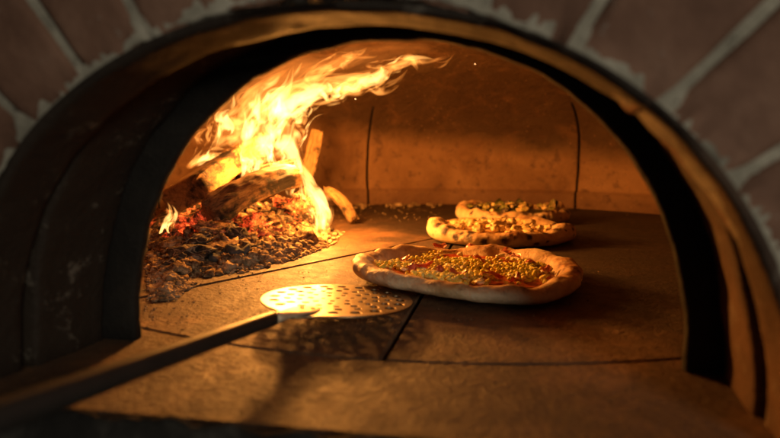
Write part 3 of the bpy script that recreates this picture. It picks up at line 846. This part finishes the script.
logobj('charred_log', D(236, 176, 1.30), D(300, 168, 1.36), .06, .05, M['char'], 'blackened log lying behind the bark log, wrapped in flames', roll=.6, kind='round', seed=9)
logobj('charred_log', D(250, 170, 1.20), D(268, 154, 1.34), .030, .030, M['char'], 'short black stub of wood standing on top of the bark log', roll=.4, kind='plank', seed=12, rough=1.6)
logobj('charred_log', D(262, 172, 1.22), D(296, 164, 1.24), .026, .024, M['chargl'], 'small black branch end beside the short stub, tips glowing', roll=.9, kind='plank', seed=15, rough=1.8)
logobj('stick', D(307, 178, 1.50), D(318, 131, 1.56), .040, .020, M['stick'], 'straight pale square stick standing upright behind the flames', 'stick', roll=.5, kind='plank', seed=17, taper=0, group='sticks leaning right of the fire')
logobj('stick', D(326, 190, 1.42), D(354, 221, 1.38), .034, .026, M['stick'], 'pale branch leaning down to the hearth right of the flames', 'stick', roll=.2, kind='round', bend=.014, seed=21, taper=-.1, group='sticks leaning right of the fire', rough=1.6)
logobj('charred_log', D(300, 192, 1.26), D(322, 232, 1.22), .046, .04, M['chargl'], 'charred branch running down into the ash at the right end of the fire', roll=.4, kind='round', bend=.01, seed=25, rough=1.8)
logobj('charred_log', D(296, 214, 1.20), D(330, 234, 1.16), .034, .03, M['char'], 'low blackened branch tip lying on the ash right of the embers', roll=.1, kind='round', seed=28, rough=1.8)

# ember bed and ash
def heap(name, outline, mat, n, rmin, rmax, hfun, seed, base=True, glow=None, kind='stuff', sub=2):
    rr = random.Random(seed); sp = Soup()
    xs = [p.x for p in outline]; ys = [p.y for p in outline]
    def inside(x, y):
        c = False; j = len(outline) - 1
        for i in range(len(outline)):
            a, b = outline[i], outline[j]
            if (a.y > y) != (b.y > y) and x < (b.x - a.x) * (y - a.y) / (b.y - a.y) + a.x: c = not c
            j = i
        return c
    def edge(x, y):
        m_ = 9
        for i in range(len(outline)):
            a, b = outline[i], outline[(i + 1) % len(outline)]; ab = Vector((b.x - a.x, b.y - a.y)); ap = Vector((x - a.x, y - a.y))
            t = max(0, min(1, ap.dot(ab) / ab.dot(ab))); m_ = min(m_, (ap - ab * t).length)
        return m_
    if base:
        N = 90; grid = {}
        for i in range(N + 1):
            for j in range(N + 1):
                x = min(xs) + (max(xs) - min(xs)) * i / N; y = min(ys) + (max(ys) - min(ys)) * j / N
                if inside(x, y):
                    z = hfun(x, y, edge(x, y)) - rmax * .3 + .008 * fbm(x * 30, y * 30, seed)
                    grid[i, j] = len(sp.V); sp.V.append(Vector((x, y, max(z, -.002)))); sp.G.append(glow(x, y, z) if glow else 0)
        for i in range(N):
            for j in range(N):
                q = [(i, j), (i + 1, j), (i + 1, j + 1), (i, j + 1)]
                if all(k in grid for k in q): sp.F.append(tuple(grid[k] for k in q))
    c = 0
    while c < n:
        x = rr.uniform(min(xs), max(xs)); y = rr.uniform(min(ys), max(ys))
        if not inside(x, y): continue
        c += 1; ed = edge(x, y); z = hfun(x, y, ed) + rr.uniform(-.3, .5) * rmin
        r = rmin + (rmax - rmin) * rr.random() ** 2.5 * min(1, ed / .04 + .15)
        random.seed(rr.random())
        g = (glow(x, y, z) if glow else 0) * (rr.uniform(.6, 1.3) if rr.random() < .36 else .03)
        sp.lump(Vector((x, y, max(z, r * .35))), r, rr.uniform(0, 99), .7, sub if r < .009 else 3, .75, g, .35)
    o = sp.build(name, mat); o['kind'] = kind; return o
zone = [P(150, 262), P(160, 296), P(178, 298), P(198, 280), P(232, 272), P(268, 268), P(285, 256), P(322, 245), P(334, 234), P(320, 222), P(250, 216), P(190, 216), P(120, 225)]
zone = [Vector((p.x, p.y, 0)) for p in zone]
def hmain(x, y, e):
    px = 390 + x / y * FP
    return .050 * smooth(e, 0, .18) * (.75 + .6 * fbm(x * 9, y * 9, 2)) + .008 * smooth(e, 0, .03)
ember_c = [(D(268, 222, 1.08), .075), (D(245, 236, 1.02), .045), (D(298, 212, 1.16), .075), (D(190, 240, .98), .05), (D(168, 250, .96), .04)]
def gl(x, y, z):
    g = 0
    for c, r in ember_c: g = max(g, math.exp(-((x - c.x) ** 2 + (y - c.y) ** 2) / r ** 2 * 1.2))
    return g * smooth(z, .006, .03)
o = heap('ember_bed', zone, M['ember'], 1000, .004, .026, hmain, 4, True, gl)
o['label'] = 'heap of glowing red embers and crumbled charcoal under the logs'; o['category'] = 'embers'
az = [P(144, 262), P(150, 302), P(176, 300), P(196, 284), P(182, 272), P(165, 262)]
o = heap('charcoal_pieces', [P(160, 262), P(172, 280), P(232, 268), P(300, 250), P(326, 236), P(318, 222), P(250, 222), P(190, 224)], M['char'], 85, .008, .026, lambda x, y, e: hmain(x, y, .03 + e) + .004, 17, False, None, 'stuff', 3)
o['label'] = 'dark broken charcoal pieces strewn over the embers'; o['category'] = 'charcoal'
o = heap('ash_pile', az, M['ash'], 700, .002, .007, lambda x, y, e: .024 * smooth(e, 0, .05), 6)
o['label'] = 'small pile of pale crumbly ash beside the left jamb'; o['category'] = 'ash'
az = [P(205, 276), P(240, 274), P(290, 262), P(335, 245), P(345, 232), P(300, 234), P(250, 250), P(215, 262)]
o = heap('ash_crumbs', az, M['ash'], 1300, .002, .012, lambda x, y, e: .03 * smooth(e, 0, .10), 8, False)
o['label'] = 'strip of pale ash crumbs along the front of the embers'; o['category'] = 'ash'
for i, (px, py, d, r, mt, lab, g) in enumerate([
    (236, 262, .84, .030, 'greyash', 'smooth bluish grey lump of spent charcoal at the front of the ash', None),
    (259, 262, .86, .020, 'char', 'black lump of charcoal right of the bluish grey one', None),
    (198, 234, 1.0, .044, 'ember', 'large rough red glowing ember chunk below the split log', .6),
    (188, 252, .93, .024, 'char', 'dark charcoal lump below the large red ember chunk', None),
    (210, 254, .90, .020, 'ash', 'ash-coated charcoal lump left of the bluish grey one', None),
    (258, 226, 1.04, .036, 'ember', 'red glowing ember chunk under the bark log', 1.0),
    (290, 206, 1.14, .030, 'ember', 'bright ember chunk between the bark log and the right-hand flames', 1.0),
    (306, 238, 1.02, .018, 'ash', 'ash-coated charcoal lump at the right end of the ember bed', None)]):
    bm = bmesh.new(); random.seed(i + 50); lump(bm, Vector((0, 0, 0)), r, i * 4.1, .72, 4, .8, False)
    for v in bm.verts: v.co += v.co.normalized() * .10 * r * fbm(v.co.x * 90, v.co.y * 90, v.co.z * 90 + i)
    o = bm_obj('charcoal_lump', bm, M[mt]); o.location = D(px, py, d); attr(o, 'glow', [g or 0] * len(o.data.vertices))
    tag(o, lab, 'charcoal', 'charcoal lumps in the ash')
# debris scattered on the hearth
random.seed(21)
bm = Soup()
for k in range(260):
    if k < 90: px, py = random.uniform(330, 440), random.uniform(205, 222)
    elif k < 160: px, py = random.uniform(190, 330), random.uniform(255, 300)
    elif k < 215: px, py = random.uniform(140, 200), random.uniform(296, 330)
    else: px, py = random.uniform(300, 660), random.uniform(206, 330)
    p = P(px, py)
    bm.lump(p + Vector((0, 0, .0006)), random.uniform(.0006, .0018) * (1.8 if py < 225 else 1), k, .6, 1, .5)
o = bm.build('crumbs', M['ash']); tag(o, 'scattered ash crumbs and grit on the hearth bricks', 'crumbs', None, 'stuff')
bm = Soup()
for k in range(60):
    px = random.choice([random.uniform(345, 372), random.uniform(385, 440), random.uniform(585, 640)]); py = random.uniform(203, 209)
    p = P(px, py); bm.lump(Vector((p.x, min(p.y, 1.93), .004)), random.uniform(.004, .015), k, .6, 2, .6)
o = bm.build('rubble', M['ash']); tag(o, 'small rubble lying along the foot of the back wall', 'rubble', None, 'stuff')

# ------------------------------------------------------------------ flames
fire = empty('fire', D(255, 200, 1.2)); fire.location.z = 0.03
tag(fire, 'tall yellow flames rising from the logs and bending right under the dome', 'fire')
fb = fire.location.copy()
def cat(pts, n):
    out = []; P_ = [pts[0]] + list(pts) + [pts[-1]]; segs = len(pts) - 1
    for i in range(n + 1):
        f = i / n * segs; k = min(int(f), segs - 1); t = f - k
        a, b, c, d = P_[k], P_[k + 1], P_[k + 2], P_[k + 3]
        out.append(.5 * ((2 * b) + (c - a) * t + (2 * a - 5 * b + 4 * c - d) * t * t + (3 * b - a - 3 * c + d) * t ** 3))
    return out
def flame(path, w, mat, seed, dep=1.22, dj=.0, wob=.25, asp=.6, wprof=None):
    r = random.Random(seed)
    pts = [D(q[0], q[1], (q[2] if len(q) > 2 else dep) + dj) for q in path]
    n = 46; c = cat(pts, n); V = []; F = []; UV = []; K = 18
    vd = (CAM - c[n // 2]).normalized()
    wm = w * 1.22 / FP
    for i, p in enumerate(c):
        f = i / n; t = (c[min(i + 1, n)] - c[max(i - 1, 0)]).normalized()
        s = t.cross(vd).normalized(); u = t.cross(s).normalized()
        tw = .6 * math.sin(f * 5 + seed); s, u = s * math.cos(tw) + u * math.sin(tw), u * math.cos(tw) - s * math.sin(tw)
        prof_ = (math.sin(PI * min(1, f * .98 + .02)) ** .55) * (1 - f) ** .55 * 1.35 if not wprof else wprof(f)
        prof_ = max(prof_, .02)
        rr_ = wm / 2 * prof_ * (1 + .35 * n3(f * 5 + seed, 1.1))
        p2 = p + s * wm * wob * n3(f * 4 + seed, 7.7) * (.3 + f) + u * wm * wob * n3(f * 4 + seed, 3.7)
        for k in range(K):
            a = 2 * PI * k / K; q = 1 + .28 * n3(math.cos(a) * 1.2 + seed, math.sin(a) * 1.2, f * 6)
            V.append(p2 + s * math.cos(a) * rr_ * q + u * math.sin(a) * rr_ * asp * q - fb); UV.append((f, 1 - abs(2 * k / K - 1)))
    for i in range(n):
        for k in range(K):
            k2 = (k + 1) % K; F.append((i * K + k, i * K + k2, (i + 1) * K + k2, (i + 1) * K + k))
    F.append(tuple(range(K))[::-1]); F.append(tuple(n * K + k for k in range(K)))
    o = mesh_obj('flame', V, F, mat, fire, True, UV)
    return o
T_, Mi, Co = FL['thin'], FL['mid'], FL['core']
fl_list = [
    # veils: the broad body
    ([(222, 146), (236, 118), (275, 85), (330, 62), (372, 48)], 46, T_), ([(250, 150), (262, 105), (310, 80), (380, 62), (455, 54)], 50, T_),
    ([(200, 150), (216, 130), (248, 100), (290, 72), (340, 55)], 46, T_), ([(240, 165), (255, 125), (270, 100), (300, 75), (330, 60)], 52, T_),
    ([(300, 78), (340, 76), (385, 70), (425, 60), (458, 56)], 26, T_), ([(330, 84), (360, 82), (395, 72), (420, 66), (448, 62)], 22, T_),
    # middle tongues
    ([(238, 146), (250, 118), (275, 92), (318, 72), (362, 50)], 30, Mi), ([(262, 150), (272, 110), (315, 86), (365, 76), (430, 58)], 28, Mi),
    ([(210, 146), (224, 132), (240, 112), (262, 88), (292, 68)], 22, Mi), ([(285, 125), (300, 100), (335, 88), (372, 80), (405, 60)], 26, Mi),
    ([(275, 140), (283, 112), (300, 84), (322, 66), (352, 54)], 24, Mi), ([(335, 90), (352, 86), (378, 76), (396, 64), (416, 58)], 20, Mi),
    ([(365, 66), (385, 64), (405, 62), (430, 62), (454, 54)], 9, Mi), ([(310, 74), (330, 64), (345, 58), (358, 54), (368, 48)], 12, Mi),
    ([(250, 168), (268, 150), (282, 130), (290, 108), (296, 88)], 30, Mi), ([(318, 234, 1.1), (323, 214, 1.1), (312, 190, 1.12), (300, 168, 1.16), (286, 140, 1.2)], 17, Mi),
    ([(186, 168), (204, 154), (212, 140), (214, 126), (216, 112)], 11, Mi), ([(196, 160), (215, 154), (232, 152), (246, 144), (256, 128)], 12, Mi),
    ([(168, 246), (165, 232), (166, 218), (170, 208), (168, 196)], 9, Mi), ([(176, 234), (172, 222), (173, 212), (176, 204), (178, 196)], 6, Mi),
    ([(228, 146), (234, 136), (232, 128), (240, 110), (250, 96)], 18, Mi), ([(322, 190), (332, 200), (328, 212), (318, 224), (308, 206)], 7, Mi),
    ([(294, 186), (290, 196), (300, 212), (312, 224), (322, 230)], 6, Mi),
    # cores
    ([(256, 160), (262, 138), (276, 114), (292, 94), (320, 78)], 30, Co), ([(276, 158), (280, 130), (276, 108), (284, 90), (296, 66)], 22, Co),
    ([(300, 172), (292, 150), (278, 128), (274, 106), (288, 88)], 26, Co), ([(320, 230, 1.1), (322, 206, 1.1), (310, 186, 1.12), (300, 166, 1.16), (284, 140, 1.2)], 14, Co),
    ([(268, 132), (290, 108), (318, 92), (342, 84), (362, 78)], 18, Co), ([(244, 150), (249, 136), (254, 120), (266, 100), (284, 82)], 14, Co),
    ([(294, 190), (300, 200), (310, 212), (322, 222), (324, 206)], 9, Co), ([(290, 196), (291, 180), (298, 168), (296, 152), (290, 136)], 12, Co),
    ([(262, 176), (256, 160), (246, 146), (250, 130), (262, 112)], 9, Co), ([(268, 182), (274, 168), (268, 150), (262, 136), (266, 118)], 8, Co),
    ([(196, 166), (208, 156), (215, 146), (219, 130), (222, 112)], 7, Co), ([(200, 160), (218, 156), (236, 154), (250, 146), (258, 130)], 6, Co),
    ([(167, 246, .98), (163, 234, .98), (167, 222, .98), (170, 212, .98), (166, 202, .98)], 6, Co), ([(172, 238, 1.0), (170, 226, 1.0), (176, 214, 1.0), (172, 204, 1.0)], 5, Co), ([(308, 202, 1.08), (322, 190, 1.08), (332, 202, 1.08), (326, 216, 1.08), (318, 228, 1.08)], 8, Co), ([(324, 234, 1.07), (326, 216, 1.07), (316, 196, 1.08), (306, 178, 1.1)], 9, Co), ([(316, 232, 1.07), (312, 214, 1.07), (302, 196, 1.08), (300, 180, 1.1)], 7, Co),
    ([(330, 92), (340, 92), (352, 90), (360, 84), (368, 76)], 14, Co),
]
fr = random.Random(5)
fl_list = [q for q in fl_list if q[0][0] not in ((322, 190), (294, 190), (300, 78), (330, 84)) and q[0][0][:2] != (308, 202)]
for i, (pth, w, mt) in enumerate(fl_list):
    flame(pth, w, mt, i * 3.17 + 1, dj=fr.uniform(-.05, .06), asp=.55)
# finer strands
tg = [  # separate tongues: (points, width, kind)
    ([(208, 142), (214, 128), (212, 114), (223, 100)], 9, Mi), ([(220, 140), (227, 124), (225, 108), (239, 90)], 11, Co), ([(234, 136), (241, 118), (238, 102), (253, 82)], 12, Mi),
    ([(243, 142), (252, 118), (262, 96), (283, 74)], 12, Co), ([(258, 128), (272, 104), (280, 86), (306, 66)], 12, Co), ([(280, 112), (300, 92), (316, 76), (342, 58)], 12, Mi),
    ([(296, 104), (322, 94), (336, 96), (352, 84)], 12, Co), ([(310, 92), (336, 74), (352, 66), (376, 50)], 9, Mi), ([(330, 88), (362, 84), (386, 84), (408, 66)], 13, Mi),
    ([(356, 82), (384, 76), (400, 62), (436, 60)], 10, Co), ([(388, 70), (410, 60), (430, 66), (456, 54)], 9, Mi), ([(292, 122), (304, 112), (314, 110), (322, 98)], 9, Co),
    ([(188, 168), (200, 150), (196, 136), (206, 122)], 6, Mi), ([(300, 142), (296, 126), (304, 112), (300, 96)], 9, Mi), ([(276, 148), (270, 128), (280, 112), (276, 94)], 12, Co)]
for i, (pth, w, mt) in enumerate(tg): flame(pth, w * 1.5, mt, 150 + i * 2.9, dj=fr.uniform(-.06, .06), wob=.6, asp=.5)
for i in range(16):                      # thin licks at the foot of the fire
    x0 = fr.uniform(238, 300); y0 = fr.uniform(148, 178)
    L_ = fr.uniform(18, 42); lean = fr.uniform(-.3, .9)
    pth = [(x0, y0), (x0 + L_ * .15 * lean + 3, y0 - L_ * .35), (x0 + L_ * .5 * lean - 3, y0 - L_ * .7), (x0 + L_ * lean, y0 - L_)]
    flame(pth, fr.uniform(3.5, 8), fr.choice([Mi, Co]), 300 + i * 2.3, dep=1.12, dj=fr.uniform(-.04, .08), wob=.8)
for i, (px, py, d) in enumerate([(355.5, 99, 1.2), (475, 64, 1.3)]):
    bm = bmesh.new(); bmesh.ops.create_icosphere(bm, subdivisions=2, radius=.0007)
    for v in bm.verts: v.co.x *= 2.2
    o = bm_obj('spark', bm, M['spark']); o.location = D(px, py, d); o.rotation_euler = (0, .6, 0)
    tag(o, ['tiny spark just under the flames above the wall seam', 'tiny spark right of the tip of the flames, under the arch'][i], 'spark', 'sparks')

# ------------------------------------------------------------------ light
def lamp(px, py, d, e, r, c=(1, .36, .06)):
    l = bpy.data.lights.new('fire_light', 'POINT'); l.energy = e; l.shadow_soft_size = r; l.color = c
    o = bpy.data.objects.new('fire_light', l); col.objects.link(o); o.location = D(px, py, d); return o
KF = 1.0
lamp(291, 156, 1.12, 25.0, .028); lamp(274, 112, 1.18, 8.0, .03)
lamp(300, 92, 1.22, 6.0, .025); lamp(319, 212, 1.06, 3.0, .012)
al = bpy.data.lights.new('room_light', 'AREA'); al.energy = 11.5; al.size = .5; al.color = (1, .90, .74)
ao = bpy.data.objects.new('room_light', al); col.objects.link(ao); ao.location = (.75, -1.25, .62)
ao.rotation_euler = (Vector((0, .5, .15)) - ao.location).to_track_quat('-Z', 'Y').to_euler()
w = bpy.data.worlds.new('World'); scene.world = w; w.use_nodes = True
w.node_tree.nodes['Background'].inputs[0].default_value = (.9, .95, 1, 1); w.node_tree.nodes['Background'].inputs[1].default_value = .02

cd = bpy.data.cameras.new('camera'); cam = bpy.data.objects.new('camera', cd); col.objects.link(cam)
cam.location = CAM; cam.rotation_euler = (PI / 2 - PITCH, 0, 0); cd.sensor_width = 36; cd.lens = FP / 780 * 36
cd.clip_start = .02; cd.clip_end = 50
cd.dof.use_dof = True; cd.dof.focus_distance = .80; cd.dof.aperture_fstop = 3.4
scene.camera = cam
scene.render.engine = 'CYCLES'
scene.cycles.transparent_max_bounces = 64; scene.cycles.max_bounces = 8
scene.view_settings.view_transform = 'Standard'; scene.view_settings.look = 'None'; scene.view_settings.exposure = 0; scene.view_settings.gamma = 1
scene.render.resolution_x = 1024; scene.render.resolution_y = 575
